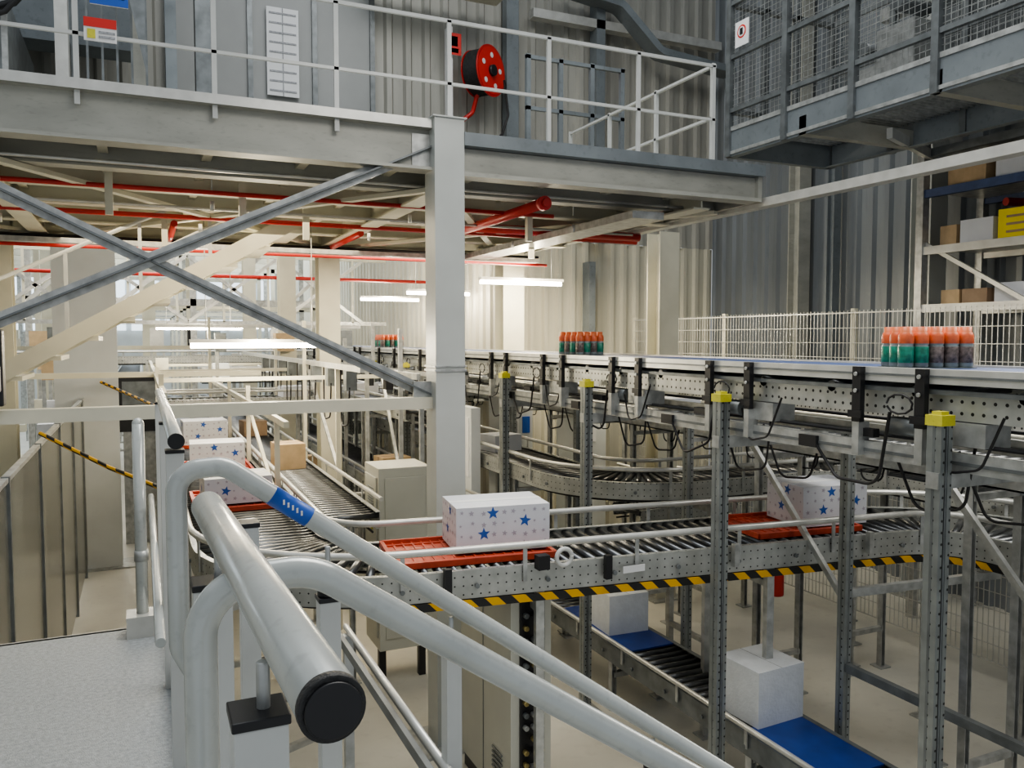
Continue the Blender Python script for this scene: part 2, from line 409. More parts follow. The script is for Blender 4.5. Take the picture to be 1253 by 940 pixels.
for i,(y,z,sy,sz,m) in enumerate(((5.68,3.822,.18,.2,'kraft'),(5.38,3.822,.34,.23,'carton'),(4.96,3.822,.40,.28,'yellow_box'),(4.5,3.822,.4,.28,'yellow_box'),(5.64,3.242,.2,.14,'kraft'),(5.38,3.242,.26,.14,'kraft2'),(5.0,3.242,.35,.18,'carton'),(5.5,4.392,.4,.2,'kraft'),(5.0,4.392,.4,.22,'carton'))):
    simplebox('storage_box',7.6,y,z,.5,sy,sz,m,0,False)
# ------------------------------------------------------------ fence
b=B()
X=6.56
for y in (10.1,8.1,6.1,4.1,2.1,.1): b.box(X-.025,X+.025,y-.025,y+.025,0,3.2,'cream'); b.box(X-.07,X+.07,y-.07,y+.07,0,.015,'galv')
y=.1
while y<10.1: b.box(X-.036,X-.030,y,y+.006,.15,3.18,'galv_light'); y+=.05
z=.15
while z<3.2: b.box(X-.037,X-.031,.1,10.1,z,z+.006,'galv_light'); z+=.15
for z in (.15,3.15,1.6): b.box(X-.038,X-.03,.1,10.1,z,z+.012,'galv_light')
b.done('mesh_fence')
# ------------------------------------------------------------ walkway barrier
b=B()
y=2.0
while y<20:
    b.box(-.68,-.66,y+.01,y+1.49,.08,2.15,'panel'); b.box(-.685,-.645,y-.015,y+.015,0,2.17,'galv_dark'); y+=1.5
b.box(-.69,-.65,2,20,2.14,2.165,'galv'); b.done('panel_barrier')
b=B(); b.tube([(-.62,6.2,2.27),(-.2,5.75,2.08),(.12,5.4,1.97)],.014,'hazard'); b.done('barrier_chain')
b=B(); b.tube([(-.42,10.4,2.40),(.15,9,2.2)],.016,'hazard'); b.done('barrier_chain')
b=B(); b.box(-.3,.25,12.5,12.9,1.6,2.4,'black'); b.box(-.25,.2,12.6,12.8,0,1.6,'galv'); b.box(-.25,.2,12.49,12.5,1.9,2.3,'galv_dark'); b.done('control_terminal')
b=B(); b.box(-.80,-.70,5.30,5.40,2.52,2.95,'black'); b.box(-.79,-.71,5.28,5.30,2.6,2.75,'galv_light'); b.box(-.77,-.73,5.33,5.37,2.47,2.52,'galv'); b.done('alarm_beacon_box',.01)
# ------------------------------------------------------------ platform & stairs
b=B()
b.box(-.64,.12,-1.2,4.3,1.44,1.5,'plate'); b.box(-.64,.12,4.28,4.31,1.30,1.5,'galv'); b.box(.10,.13,-1.2,4.3,1.30,1.6,'galv')
for x,y in ((-.6,4.2),(.06,4.2),(-.6,0),(.06,0)): b.box(x-.03,x+.03,y-.03,y+.03,0,1.44,'galv')
b.done('access_platform')
b=B()
for i in range(7):
    z=1.5-(i+1)*.19; x=.15+i*.26
    b.box(x,x+.27,1.1,1.72,z-.03,z,'plate')
b.bar((.15,1.09,1.40),(2.05,1.09,.06),.012,.2,'galv'); b.bar((.15,1.73,1.40),(2.05,1.73,.06),.012,.2,'galv')
b.done('stair_flight')
b=B(); b.box(.585,.6,1.5,2.75,1.87,1.90,'galv_dark'); b.cyl((.62,1.5,1.91),.010,(0,1,0),1.25,'galv_light',10); b.box(.64,.65,1.5,2.75,1.85,1.88,'galv_dark')
for y in (1.55,2.68): b.box(.6,.63,y,y+.03,0,1.9,'galv')
b.done('side_guard_rail')
def rail(Y,zp,k,xe,x0,rad,x1=.15):
    b=B()
    p=fillet([(x0+.04,Y,zp-.42),(x0,Y,zp-.34),(x0,Y,zp+.02),(x1,Y,zp+.025),(xe,Y,zp+.025-(xe-x1)*k)],rad,10)
    b.tube(p,.0205,'tube_paint',20,side=(0,1,0)); return b
b=rail(1.75,2.615,.722,2.3,.058,.06)
zl=lambda x:2.640-(x-.15)*.722
for x in (.64,1.2,1.8):
    zt=zl(x)-.02
    b.box(x-.018,x+.018,1.73,1.77,1.35-x*.7+.1,zt-.10,'white_paint'); b.cyl((x,1.75,zt-.10),.024,(0,0,1),.03,'black',14); b.cyl((x,1.75,zt-.07),.006,(0,0,1),.06,'galv',8)
b.tube([(.242,1.75,zl(.242)),(.318,1.75,zl(.318))],.0211,'sign_blue',20,side=(0,1,0))
for k in range(5):
    x=.262+k*.009; b.box(x,x+.004,1.7275,1.730,zl(x)-.005,zl(x)+.005,'sign_white')
b.done('stair_handrail')
b=rail(1.08,2.570,.684,2.2,.06,.10,.2); b.done('stair_handrail')
b=B()
b.cyl((.13,.63,2.61),.0265,(-.03,.82,0),.86,'tube_paint',40)
b.cyl((.1302,.6255,2.61),.0272,(-.03,.82,0),.012,'rubber',40)
b.cyl((.1305,.621,2.61),.023,(-.03,.82,0),.006,'black',40)
def post(x,y,w,zt,z0=1.5,cap=True,d=None):
    d=d or w
    b.box(x-w/2,x+w/2,y-d/2,y+d/2,z0,zt,'white_paint')
    if cap: b.box(x-w/2-.002,x+w/2+.002,y-d/2-.002,y+d/2+.002,zt,zt+.010,'black')
post(.095,.80,.05,2.535); b.cyl((.10,.80,2.54),.007,(0,0,1),.05,'galv',8)
post(.09,1.30,.055,2.525); b.cyl((.10,1.30,2.53),.007,(0,0,1),.06,'galv',8)
b.done('platform_handrail',.0015)
b=B(); post(.335,1.64,.042,2.37,.9); b.cyl((.335,1.64,2.38),.022,(0,0,1),.02,'black',16); b.cyl((.335,1.64,2.40),.006,(0,0,1),.08,'galv',8)
post(.20,1.80,.04,2.50,.9); post(.105,1.62,.05,2.40,1.3,False); b.done('stair_guard_post',.002)
b=B()
b.cyl((.085,2.48,2.61),.0215,(.0,1,0),2.3,'tube_paint',24); b.cyl((.085,2.472,2.61),.023,(0,1,0),.012,'black',24)
post(.085,2.62,.05,2.56); post(.085,3.5,.05,2.56); post(.085,4.6,.05,2.56,0)
b.cyl((.03,2.3,2.1),.014,(0,1,0),2.2,'tube_paint',14)
b.done('platform_handrail',.0015)
b=B(); b.cyl((-.02,4.2,1.5),.027,(0,0,1),1.0,'tube_paint',20); b.lathe((-.02,4.2,2.50),(0,0,1),[(.027,0,'tube_paint'),(.024,.012,'tube_paint'),(.015,.024,'tube_paint'),(.0,.028,'tube_paint')],16); b.box(-.09,.05,4.13,4.27,1.5,1.60,'galv_light'); b.cyl((-.02,4.2,1.85),.032,(0,0,1),.05,'galv',20); b.done('bollard_post')
# ------------------------------------------------------------ conveyors
star=[(.66,20),(.66,4.70),(5.36,4.15),(5.36,.6)]
conveyor('roller_conveyor',star,1.6,.8,R=.78,fr=.16,legstart=1.0,legstep=1.55,rail=(.12,.13),railr=.021)
b=B()
b.sweep([(-.004,-.022),(.004,-.022),(.004,.022),(-.004,.022)],fillet([(1.30,4.215,1.422),(4.955,3.79,1.422),(4.955,1.0,1.422)],.38,8),'hazard'); b.done('hazard_tape')
conveyor('roller_conveyor',[(3.45,20),(3.45,5.7),(6.05,5.7),(6.05,.6)],1.72,.62,R=.75,fr=.14,legstart=1.2,legstep=1.7,rail=(.10,.12),railr=.018)
conveyor('roller_conveyor',[(3.54,7.5),(3.54,1.2)],.5,.5,fr=.14,legstart=.5,rail=(0,.05),fm='galv_dark')
conveyor('roller_conveyor',[(1.35,20),(1.35,5.9)],1.6,.5,fr=.13,legstart=.5,rail=(.1,.1))
conveyor('roller_conveyor',[(2.7,20),(2.7,6.6)],1.25,.6,fr=.13,legstart=.5,rail=(.1,.1))
conveyor('roller_conveyor',[(2.75,26),(2.75,8.2)],2.15,.5,fr=.13,legstart=.5,legstep=2.2,rail=(.1,.1))
conveyor('roller_conveyor',[(.3,11.5),(4.6,11.5)],2.1,.5,fr=.13,legstart=.3,legstep=1.4,rail=(.1,.1))
conveyor('roller_conveyor',[(.9,14.5),(4.6,14.5)],2.3,.5,fr=.13,legstart=.3,legstep=1.4,rail=(.1,.1))
conveyor('roller_conveyor',[(-.3,20),(-.3,30)],2.0,.6,fr=.13,rail=(.1,.1))
conveyor('roller_conveyor',[(-4,17),(4.5,17)],2.55,.6,fr=.13,legstep=1.2,rail=(.1,.1))
conveyor('roller_conveyor',[(5.6,8.6),(5.6,6.75),(4.3,6.75)],1.25,.5,R=.5,fr=.13,rail=(.1,.1))
conveyor('roller_conveyor',[(4.62,20),(4.62,1.4)],2.22,.5,fr=.15,legstart=.6,legstep=1.8,rail=(.08,.08),brk=.9,under=True,fm='perf')
conveyor('roller_conveyor',[(5.7,10.2),(5.7,1.4)],2.32,.45,fr=.15,legstart=1.5,legstep=1.8,rail=(.08,.08),brk=.9,under=True,fm='perf')
conveyor('roller_conveyor',[(.2,9.3),(2.4,9.3)],.95,.5,fr=.13,legstep=.8,legstart=.2,rail=(.1,.1))
# upper conveyor
b=B(); X0=3.17;X1=3.83
for X,s in ((X0,1),(X1,-1)):
    b.box(X-.02,X+.02,-.5,22,2.70,2.765,'galv_light')
    b.box(X-.024,X-.0201,-.5,22,2.728,2.738,'galv_dark')
    b.sweep([(0,-.055),(.05*s,-.055),(.05*s,-.05),(.006*s,-.05),(.006*s,.05),(.05*s,.05),(.05*s,.055),(0,.055)],[(X+.02,-.5,2.60),(X+.02,22,2.60)],'perf')
    b.box(X-.006,X+.03,-.5,22,2.655,2.675,'galv_dark')
    b.box(X-.01,X+.03,-.5,22,2.33,2.41,'galv')
    b.box(X-.014,X-.010,-.5,22,2.36,2.375,'galv_dark')
    b.cyl((X+.06,-.5,2.44),.01,(0,1,0),22,'cable',6); b.cyl((X+.09,-.5,2.435),.01,(0,1,0),22,'cable',6)
b.box(X0+.03,X1-.03,-.5,22,2.74,2.755,'blue_belt')
y=-.4
while y<20:
    b.cyl((X0+.02,y,2.66),.03,(1,0,0),.62,'roller',8); y+=.5
y=.62;i=0
while y<20:
    b.box(X0-.05,X0-.02,y-.025,y+.025,2.50,2.765,'black')
    b.box(X0-.06,X0-.05,y-.04,y+.04,2.52,2.555,'black'); b.box(X0-.05,X0+.02,y-.02,y+.02,2.34,2.5,'galv')
    b.cyl((X0-.052,y,2.73),.01,(-1,0,0),.008,'galv',8); b.cyl((X0-.052,y,2.65),.01,(-1,0,0),.008,'galv',8)
    i+=1; y+=.78 if i%2 else .35
y=1.0;k=0
while y<20:
    b.box(X0-.0,X0+.16,y,y+.22,2.44,2.54,'galv'); b.cyl((X0+.05,y+.3,2.49),.045,(0,1,0),.2,'galv_dark',12)
    b.box(X0-.02,X0+.02,y+.55,y+.68,2.43,2.47,'black'); b.box(X0-.03,X0-.0,y+.9,y+1.02,2.34,2.40,'black')
    pts=fillet([(X0-.03,y-.1,2.58),(X0-.05,y-.02,2.36),(X0-.04,y+.15,2.32),(X0-.03,y+.22,2.50)],.06,6); b.tube(pts,.006,'cable',6)
    pts=fillet([(X0-.03,y+.45,2.56),(X0-.04,y+.5,2.27-.06*(k%2)),(X0-.04,y+.75,2.25-.04*(k%3)),(X0-.02,y+.92,2.37)],.08,6); b.tube(pts,.008,'cable',6)
    pts=fillet([(X0+.08,y+.1,2.44),(X0+.09,y+.15,2.15),(X0+.1,y+.4,2.1),(X0+.1,y+.55,2.4)],.08,6); b.tube(pts,.007,'cable',6)
    pts=[(X0-.03,y+.4+.07*math.cos(t*.6),2.60+.045*math.sin(t*.6)) for t in range(11)]; b.tube(pts,.005,'cable',6,side=(1,0,0))
    y+=1.25;k+=1
b.done('elevated_belt_conveyor')
b=B(); b.box(4.02,4.2,-.5,20,2.12,2.13,'galv'); b.box(4.02,4.03,-.5,20,2.12,2.18,'galv'); b.box(4.19,4.2,-.5,20,2.12,2.18,'galv')
for i in range(4): b.cyl((4.05+i*.035,-.5,2.15),.013,(0,1,0),20.5,'cable',6)
y=.7
while y<14:
    b.box(3.87,4.2,y,y+.03,2.09,2.12,'galv'); b.tube(fillet([(4.0,y+.3,2.15),(3.99,y+.35,1.98),(3.98,y+.6,1.95),(3.95,y+.75,2.3)],.08,5),.008,'cable',6); y+=1.5
b.done('cable_tray')
def strut(x,y,zt,w,cap,z0=0):
    b=B(); t=.006;h=w/2
    b.sweep([(-h,-h),(h,-h),(h,-h+.025),(h-t,-h+.025),(h-t,-h+t),(-h+t,-h+t),(-h+t,h-t),(h-t,h-t),(h-t,h-.025),(h,h-.025),(h,h),(-h,h)],[(x,y,z0),(x,y,zt)],'perf_dark',side=(0,-1,0))
    b.box(x-h-.001,x-h,y-.006,y+.006,z0,zt,'galv_dark'); b.box(x-.006,x+.006,y-h-.001,y-h,z0,zt,'galv_dark')
    b.box(x-.1,x+.1,y-.1,y+.1,0,.015,'galv')
    if cap:
        b.box(x-h-.006,x+h+.006,y-h-.006,y+h+.006,zt-.04,zt+.005,'yellow'); b.box(x-h+.012,x+h-.012,y-h+.012,y+h-.012,zt+.005,zt+.02,'yellow')
    return b
for y in (.9,2.40,3.84,5.43,6.98,8.5,10.1,11.7,13.2):
    b=strut(3.09,y,2.57,.07,True); b.box(3.05,3.9,y-.03,y+.03,2.26,2.33,'galv'); b.done('support_post')
for y in (.7,2.2,3.62,5.2,6.98,8.5,10.1): strut(3.87,y,2.33,.06,False).done('support_post')
b=B()
for y0,y1 in ((4.6,3.62),(3.1,2.2),(2.0,.9)): b.bar((3.87,y0,2.3),(3.87,y1,1.3),.03,.035,'galv')
b.bar((3.87,3.62,1.35),(5.1,3.5,1.35),.04,.05,'galv'); b.bar((3.87,3.6,.9),(3.87,2.2,.9),.04,.05,'galv_dark')
b.bar((3.09,2.4,.85),(3.87,2.2,.85),.05,.05,'galv');b.bar((3.87,2.2,.45),(3.87,.7,.45),.05,.06,'galv')
b.bar((4.6,3.2,2.1),(5.2,2.6,1.5),.03,.03,'galv_dark')
b.done('strut_bracing')
ra=math.atan2(-.55,4.7)
def tray(x,y,l,w,rot):
    b=B(); b.box(-l/2,l/2,-w/2,w/2,0,.012,'orange_mat')
    for s in (-1,1):
        b.box(-l/2,l/2,s*w/2-.012,s*w/2+.012,0,.035,'orange_mat'); b.box(s*l/2-.012,s*l/2+.012,-w/2,w/2,0,.035,'orange_mat')
    for i in range(int(l/.06)): b.box(-l/2+i*.06,-l/2+i*.06+.012,-w/2,w/2,.012,.018,'orange_mat')
    for j in range(4): b.box(-l/2,l/2,-w/2+w*(j+.5)/4-.008,-w/2+w*(j+.5)/4+.008,.012,.02,'orange_mat')
    b.done('conveyor_tray',0,(x,y,1.601),rot)
tray(1.78,4.6,.95,.56,ra); tray(4.05,4.33,.8,.56,ra)
tray(.66,6.8,.62,.8,0); tray(.66,8.6,.62,.8,0); tray(.66,10.7,.62,.8,0)
# star cartons
def star_pts(cx,cz,r,rot):
    return [(cx+(r if k%2==0 else r*.42)*math.sin(rot+math.pi*k/5),cz+(r if k%2==0 else r*.42)*math.cos(rot+math.pi*k/5)) for k in range(10)]
def star_carton(x,y,z,rot,sx=.58,sy=.40,sz=.27,seed=0):
    R=random.Random(seed); b=B()
    b.box(-sx/2,sx/2,-sy/2,sy/2,0,sz,'carton')
    b.box(-sx/2,sx/2,-.002,.002,sz,sz+.001,'star_grey'); b.box(-sx/2-.001,sx/2+.001,-.03,.03,sz-.06,sz+.0015,'paper')
    def P(face,u,v):
        if face==0: return (u,-sy/2-.0012,v)
        if face==1: return (sx/2+.0012,u,v)
        if face==2: return (-u,sy/2+.0012,v)
        return (-sx/2-.0012,-u,v)
    for face in range(4):
        L=sx if face%2==0 else sy
        nx=int(L/.062); nz=int(sz/.062)
        for i in range(nx):
            for j in range(nz):
                big=(i*3+2*j)%7==1 and 0<j
                r=.040 if big else R.choice([.010,.014,.018])
                cx=-L/2+L*(i+.5)/nx+R.uniform(-.008,.008); cz=sz*(j+.5)/nz+R.uniform(-.008,.008)
                cx=max(-L/2+r,min(L/2-r,cx)); cz=max(r,min(sz-r,cz))
                mm='star_blue' if big else 'star_grey'
                pts=star_pts(cx,cz,r,R.uniform(-.3,.3))
                for k in range(10): b.poly([P(face,*pts[k]),P(face,cx,cz),P(face,*pts[(k+1)%10])],mm)
    return b.done('star_print_carton',0,(x,y,z),rot)
star_carton(1.98,4.62,1.63,ra-.02,seed=1)
star_carton(4.30,4.30,1.63,ra,sx=.52,seed=2)
star_carton(.66,6.75,1.63,.03,.5,.40,.20,seed=3); star_carton(.66,8.5,1.63,-.04,.5,.4,.26,seed=4); star_carton(.68,10.6,1.63,.05,.5,.4,.28,seed=5)
simplebox('cardboard_box',1.33,8.4,1.6,.27,.32,.25,'kraft',.1)
simplebox('cardboard_box',1.35,11.4,1.6,.3,.32,.2,'kraft2',.1)
simplebox('cardboard_box',2.7,9.4,1.25,.35,.32,.25,'kraft',.1)
for i,(x,y,z) in enumerate(((3.45,12.5,1.72),(3.45,9.2,1.72),(3.45,7.9,1.72),(2.7,7.6,1.25),(2.75,11,2.15),(4.62,8.3,2.22),(4.62,6.4,2.22),(1.9,11.5,2.1),(3.3,11.5,2.1),(5.3,6.75,1.25),(4.7,6.75,1.25),(2.75,13.4,2.15),(5.7,7.2,2.32))):
    simplebox('white_carton',x,y,z,.34,.3,.12+.025*(i%3),'carton',.1*(i%3),False)
simplebox('white_foam_block',3.56,4.0,.512,.38,.36,.35,'foam',.06,False)
simplebox('white_foam_block',3.56,5.7,.512,.36,.34,.32,'foam',-.05,False)
b=B(); b.box(3.33,3.75,3.2,3.85,.5,.512,'blue'); b.done('blue_belt_mat'); b=B(); b.box(3.33,3.75,5.2,6.3,.5,.512,'blue'); b.done('blue_belt_mat')
def pack(x,y,z,rot,nx=5,ny=3,seed=0):
    b=B(); r=.037
    for i in range(nx):
        for j in range(ny):
            c=((i-(nx-1)/2)*.075,(j-(ny-1)/2)*.075,0)
            l='teal_label' if (i<2 and seed==0) or (seed and (i+j)%2) else 'dark_label'
            b.lathe(c,(0,0,1),[(.0,0,'bottle'),(r*.92,.0,'bottle'),(r,.008,'bottle'),(r*.97,.022,l),(r,.024,l),(r,.10,'bottle'),(r*.9,.105,'bottle'),(r,.115,'orange_label'),(r,.15,'orange_label'),(r*.85,.165,'orange_cap'),(.026,.172,'orange_cap'),(.026,.195,'orange_cap'),(.0,.196,'orange_cap')],12)
    b.box(-nx*.037-.002,nx*.037+.002,-ny*.037-.002,ny*.037+.002,-.004,.0,'bottle')
    return b.done('bottle_multipack',0,(x,y,z),rot)
pack(3.52,2.82,2.76,-.35,5,3,0); pack(3.5,6.25,2.76,.2,4,4,1); pack(3.5,12.3,2.76,.1,5,4,2)
# ------------------------------------------------------------ cabinets
b=B(); b.box(1.935,2.2,4.28,5.1,.1,1.38,'cab'); b.box(1.95,2.18,4.3,5.08,0,.1,'black'); b.box(1.99,2.15,4.265,4.28,.25,1.36,'black')
for i in range(14):
    for j in range(3):
        if random.random()<.8: b.cyl((2.02+j*.05,4.265,.3+i*.075),.016,(0,-1,0),.03,random.choice(['brass','galv','galv_dark','black']),10)
for i in range(5): b.box(1.925,1.935,4.4,4.55,.25+i*.03,.262+i*.03,'galv_dark')
b.box(1.93,1.935,4.70,4.704,.12,1.36,'galv_dark')
b.done('control_cabinet',.003)
b=B(); b.box(1.75,2.2,6.5,6.95,.3,1.83,'cab')
b.box(1.738,1.75,6.55,6.90,.4,1.75,'cab')
for k in range(10): b.box(1.73,1.74,6.62,6.8,1.45+k*.022,1.458+k*.022,'galv_dark')
b.box(1.80,2.15,6.488,6.5,.4,1.75,'cab'); b.box(1.83,1.85,6.48,6.49,1.1,1.2,'black'); b.box(1.73,1.74,6.65,6.7,1.3,1.34,'yellow')
for x in (1.8,2.15): b.box(x-.03,x+.03,6.6,6.66,0,.3,'black')
b.done('electrical_cabinet',.004)
b=B(); b.box(3.95,4.34,8.95,9.4,0,2.28,'cab_white'); b.box(4.9,5.35,8.9,9.4,0,2.2,'cab_white')
b.box(4.0,4.15,8.94,8.95,1.7,2.0,'paper'); b.box(4.2,4.3,8.94,8.95,1.75,1.95,'sign_blue'); b.box(4.02,4.13,8.935,8.94,1.75,1.9,'paper_ink')
b.box(4.95,5.2,8.89,8.9,1.6,2.0,'paper'); b.box(5.0,5.15,8.885,8.89,1.7,1.9,'paper_ink')
b.done('electrical_cabinet',.004)
b=B(); b.box(3.0,3.1,7.6,8.0,.2,2.2,'cab_white'); b.box(2.99,3.0,7.65,7.95,1.5,2.1,'paper'); b.box(2.99,3.1,7.6,8.0,0,.2,'black'); b.done('electrical_cabinet')
b=B(); R=.048
pts=[(2.17+R*math.cos(2*math.pi*i/24),4.06,1.655+R*math.sin(2*math.pi*i/24)) for i in range(25)]; b.tube(pts,.013,'white_paint',10,side=(0,1,0)); b.box(2.0,2.07,4.04,4.1,1.60,1.68,'black'); b.done('tape_ring')
b=B()
for x in (1.5,2.45,3.3,4.3):
    yy=4.70-.117*(x-.66)-.45
    b.box(x-.02,x+.02,yy-.015,yy+.02,1.50,1.64,'black' if x<3 else 'galv')
b.box(2.55,2.70,4.035,4.04,1.52,1.56,'paper'); b.done('sensor_bracket')
b=B(); c=(5.7,6.2,.35)
b.lathe(c,(0,0,1),[(.0,0,'red'),(.07,0,'red'),(.075,.02,'red'),(.075,.4,'red'),(.05,.47,'red'),(.02,.5,'black'),(.02,.56,'black'),(0,.56,'black')],18); b.tube([(5.7,6.2,.88),(5.6,6.15,.85),(5.58,6.14,.6)],.01,'black'); b.box(5.68,5.72,6.27,6.3,0,1.2,'galv'); b.done('fire_extinguisher')
# ------------------------------------------------------------ sprinkler pipes
b=B()
b.cyl((-6,6.4,3.96),.018,(1,0,0),9.3,'red',10); b.cyl((-6,7.7,3.95),.022,(1,0,0),11,'red',10); b.cyl((-6,10.2,3.93),.025,(1,0,0),11,'red',10)
b.cyl((-6,9.1,3.80),.018,(1,0,0),10.6,'red',10); b.cyl((-5,14,3.9),.03,(1,0,0),9.8,'red',10); b.cyl((-5,12,4.2),.03,(1,0,0),9.8,'red',10)
b.cyl((2.9,7.35,3.96),.045,(1,0,0),1.9,'red',16)
b.cyl((2.86,7.7,3.94),.042,(0,-1,0),2.0,'red',18); b.cyl((2.86,5.73,3.94),.055,(0,-1,0),.05,'red',20); b.cyl((2.86,5.68,3.94),.03,(0,-1,0),.03,'red',16)
b.cyl((2.0,10.2,3.93),.03,(0,-1,0),2.2,'red',14); b.cyl((.3,10.2,3.93),.03,(0,-1,0),2.2,'red',14)
for x in (-1,.5,2,3.5):
    for y in (6.4,7.7): b.cyl((x,y,3.9),.015,(0,0,-1),.07,'galv_light',8); b.cyl((x,y,3.98),.006,(0,0,1),.3,'galv',6)
b.done('sprinkler_pipework')
b=B(); b.tube([(7.65,5.3,4.22),(8.2,5.2,4.22)],.04,'red',14); b.tube([(7.9,5.25,4.22),(7.9,5.25,5.1)],.02,'red',10); b.done('sprinkler_pipework')
b=B(); b.box(-2,4.6,9.3,9.6,3.85,3.9,'galv'); b.box(3.6,3.9,5.6,10.4,3.86,3.92,'galv')
for i in range(5): b.cyl((-2,9.33+i*.05,3.92),.015,(1,0,0),6.6,'cable',6)
b.done('cable_tray')
b=B(); b.sweep([(-.14,-.05),(.14,-.05),(.14,.05),(-.14,.05)],fillet([(5.4,10.2,7.7),(6.3,10.2,7.6),(6.9,10.1,7.0),(8.2,10.1,6.9)],.2),'beam_blue_grey')
b.box(2.6,4.4,9.6,10.2,7.3,7.4,'cream'); b.box(5.0,8.2,10.3,10.45,7.3,7.42,'galv_light'); b.done('cable_duct')
b=B()
for y in (8.2,9.1): b.bar((-1.3,y,2.48),(1.5,y,4.10),.05,.15,'cream')
for i in range(9): 
    x=-1.2+i*.3; z=2.55+i*.174; b.box(x,x+.26,8.2,9.1,z-.02,z+.02,'cream')
b.tube([(-1.3,8.2,3.3),(0.6,8.2,4.25)],.018,'white_paint'); b.tube([(-1.3,8.2,2.9),(0.9,8.2,4.1)],.013,'white_paint')
for i in range(4): b.box(-1.2+i*.6,-1.17+i*.6,8.19,8.22,2.5+i*.35,3.35+i*.32,'white_paint')
for y in (8.25,9.05): b.box(-1.35,-1.25,y-.05,y+.05,0,2.5,'cream')
b.done('access_staircase')
# ------------------------------------------------------------ hose reel
o=B(); ax=Vector((.55,-.83,0)).normalized(); c=Vector((4.2,10.15,6.40)); a0=c-ax*.16
o.cyl(a0,.30,ax,.012,'red',32); o.cyl(c+ax*.10,.33,ax,.02,'red',36); o.cyl(c+ax*.12,.07,ax,.05,'black',16)
prof=[]
for k in range(8): 
    t=.015+k*.03; prof+=[(.27,t,'rubber'),(.295,t+.015,'rubber')]
o.lathe(a0,ax,prof,28)
o.cyl(c+ax*.121,.30,ax,.003,'sign_red',32)
for an in (0,1.2,2.4,3.6,4.9): 
    u=Vector((0,0,1)); w=ax.cross(u); p=c+ax*.126+(u*math.cos(an)+w*math.sin(an))*.2; o.cyl(p,.035,ax,.003,'sign_white',12)
o.tube(fillet([c+Vector((.25,-.1,-.1)),c+Vector((.30,-.12,-.55)),c+Vector((.2,-.12,-.85))],.1),.016,'rubber',8); o.cyl(c+Vector((.2,-.12,-.82)),.025,(-.1,0,-1),.2,'black',10)
o.box(3.78,3.84,10.35,10.5,5.0,7.0,'sign_white')
o.tube(fillet([(3.85,10.35,4.4),(3.85,10.35,5.7),(4.1,10.3,5.9),(4.15,10.2,6.2)],.1),.03,'red',10); o.box(3.66,3.80,10.2,10.32,5.3,5.6,'galv_dark'); o.cyl((3.72,10.2,5.3),.03,(0,0,1),.5,'red',10)
o.done('fire_hose_reel')
def sign(name,x,y,z,w,h,parts,th=.01):
    b=B(); b.box(x-w/2,x+w/2,y,y+th,z,z+h,'sign_white')
    for (u0,u1,v0,v1,m) in parts: b.box(x-w/2+u0*w,x-w/2+u1*w,y-.004,y,z+v0*h,z+v1*h,m)
    b.done(name)
sign('fire_hose_sign',3.84,10.3,6.62,.2,.28,[(0,1,0,1,'sign_red'),(.25,.75,.4,.85,'sign_white'),(.2,.8,.1,.3,'sign_white')])
sign('danger_sign',-.17,5.37,4.61,.17,.13,[(0,1,.6,1,'sign_red'),(.1,.35,.1,.5,'yellow'),(.45,.95,.35,.45,'paper_ink'),(.45,.95,.15,.25,'paper_ink')])
sign('safety_notice_sign',-.12,5.37,4.82,.2,.2,[(0,1,0,1,'sign_blue'),(.1,.3,.15,.4,'sign_white'),(.4,.9,.2,.3,'sign_white'),(.1,.3,.55,.8,'sign_white'),(.4,.9,.6,.7,'sign_white')])
b=B(); b.box(5.155,5.165,6.1,6.28,5.62,5.85,'sign_white'); b.cyl((5.155,6.19,5.75),.06,(-1,0,0),.002,'sign_red',20); b.cyl((5.153,6.19,5.75),.045,(-1,0,0),.002,'sign_white',20); b.box(5.148,5.151,6.17,6.21,5.72,5.78,'black'); b.done('no_entry_sign')
b=B()
b.box(.55,.72,8.6,8.8,4.34,8,'galv_dark'); b.box(.0,.12,8.4,8.6,4.34,8,'beam_paint'); b.box(.28,.38,8.6,8.8,4.34,8,'beam_blue_grey'); b.box(-1.1,-.95,8,8.2,4.34,8,'galv_dark'); b.box(-.6,-.5,8,8.2,4.34,8,'galv_light')
b.poly([(-.45,7.9,6.6),(-.1,7.9,6.2),(.1,7.9,5.2),(.1,7.9,6.9)],'galv_dark')
b.box(-2.5,-.9,7.5,9.5,4.34,5.6,'galv_dark'); b.box(-2.4,-1.0,7.4,7.5,5.2,5.8,'black')
b.box(-3,0.0,9.6,10,5.9,8,'beam_blue_grey')
for i in range(5): b.box(-2.5+i*.4,-2.46+i*.4,7.3,7.34,4.34,7.5,'galv')
for i in range(6): b.box(-.5+i*.12,-.48+i*.12,8.3,8.34,4.34,8,'galv_dark')
b.box(-.6,.5,8.3,8.34,6.2,6.28,'galv_dark')
pts=[(-1.0+.28*math.cos(t*.5),7.2,5.55+.22*math.sin(t*.5)) for t in range(14)]; b.tube(pts,.03,'cable',8,side=(0,1,0))
pts=[(-1.1+.35*math.cos(t*.5),7.15,5.5+.28*math.sin(t*.5)) for t in range(14)]; b.tube(pts,.02,'cable',8,side=(0,1,0))
b.done('lifting_machine')
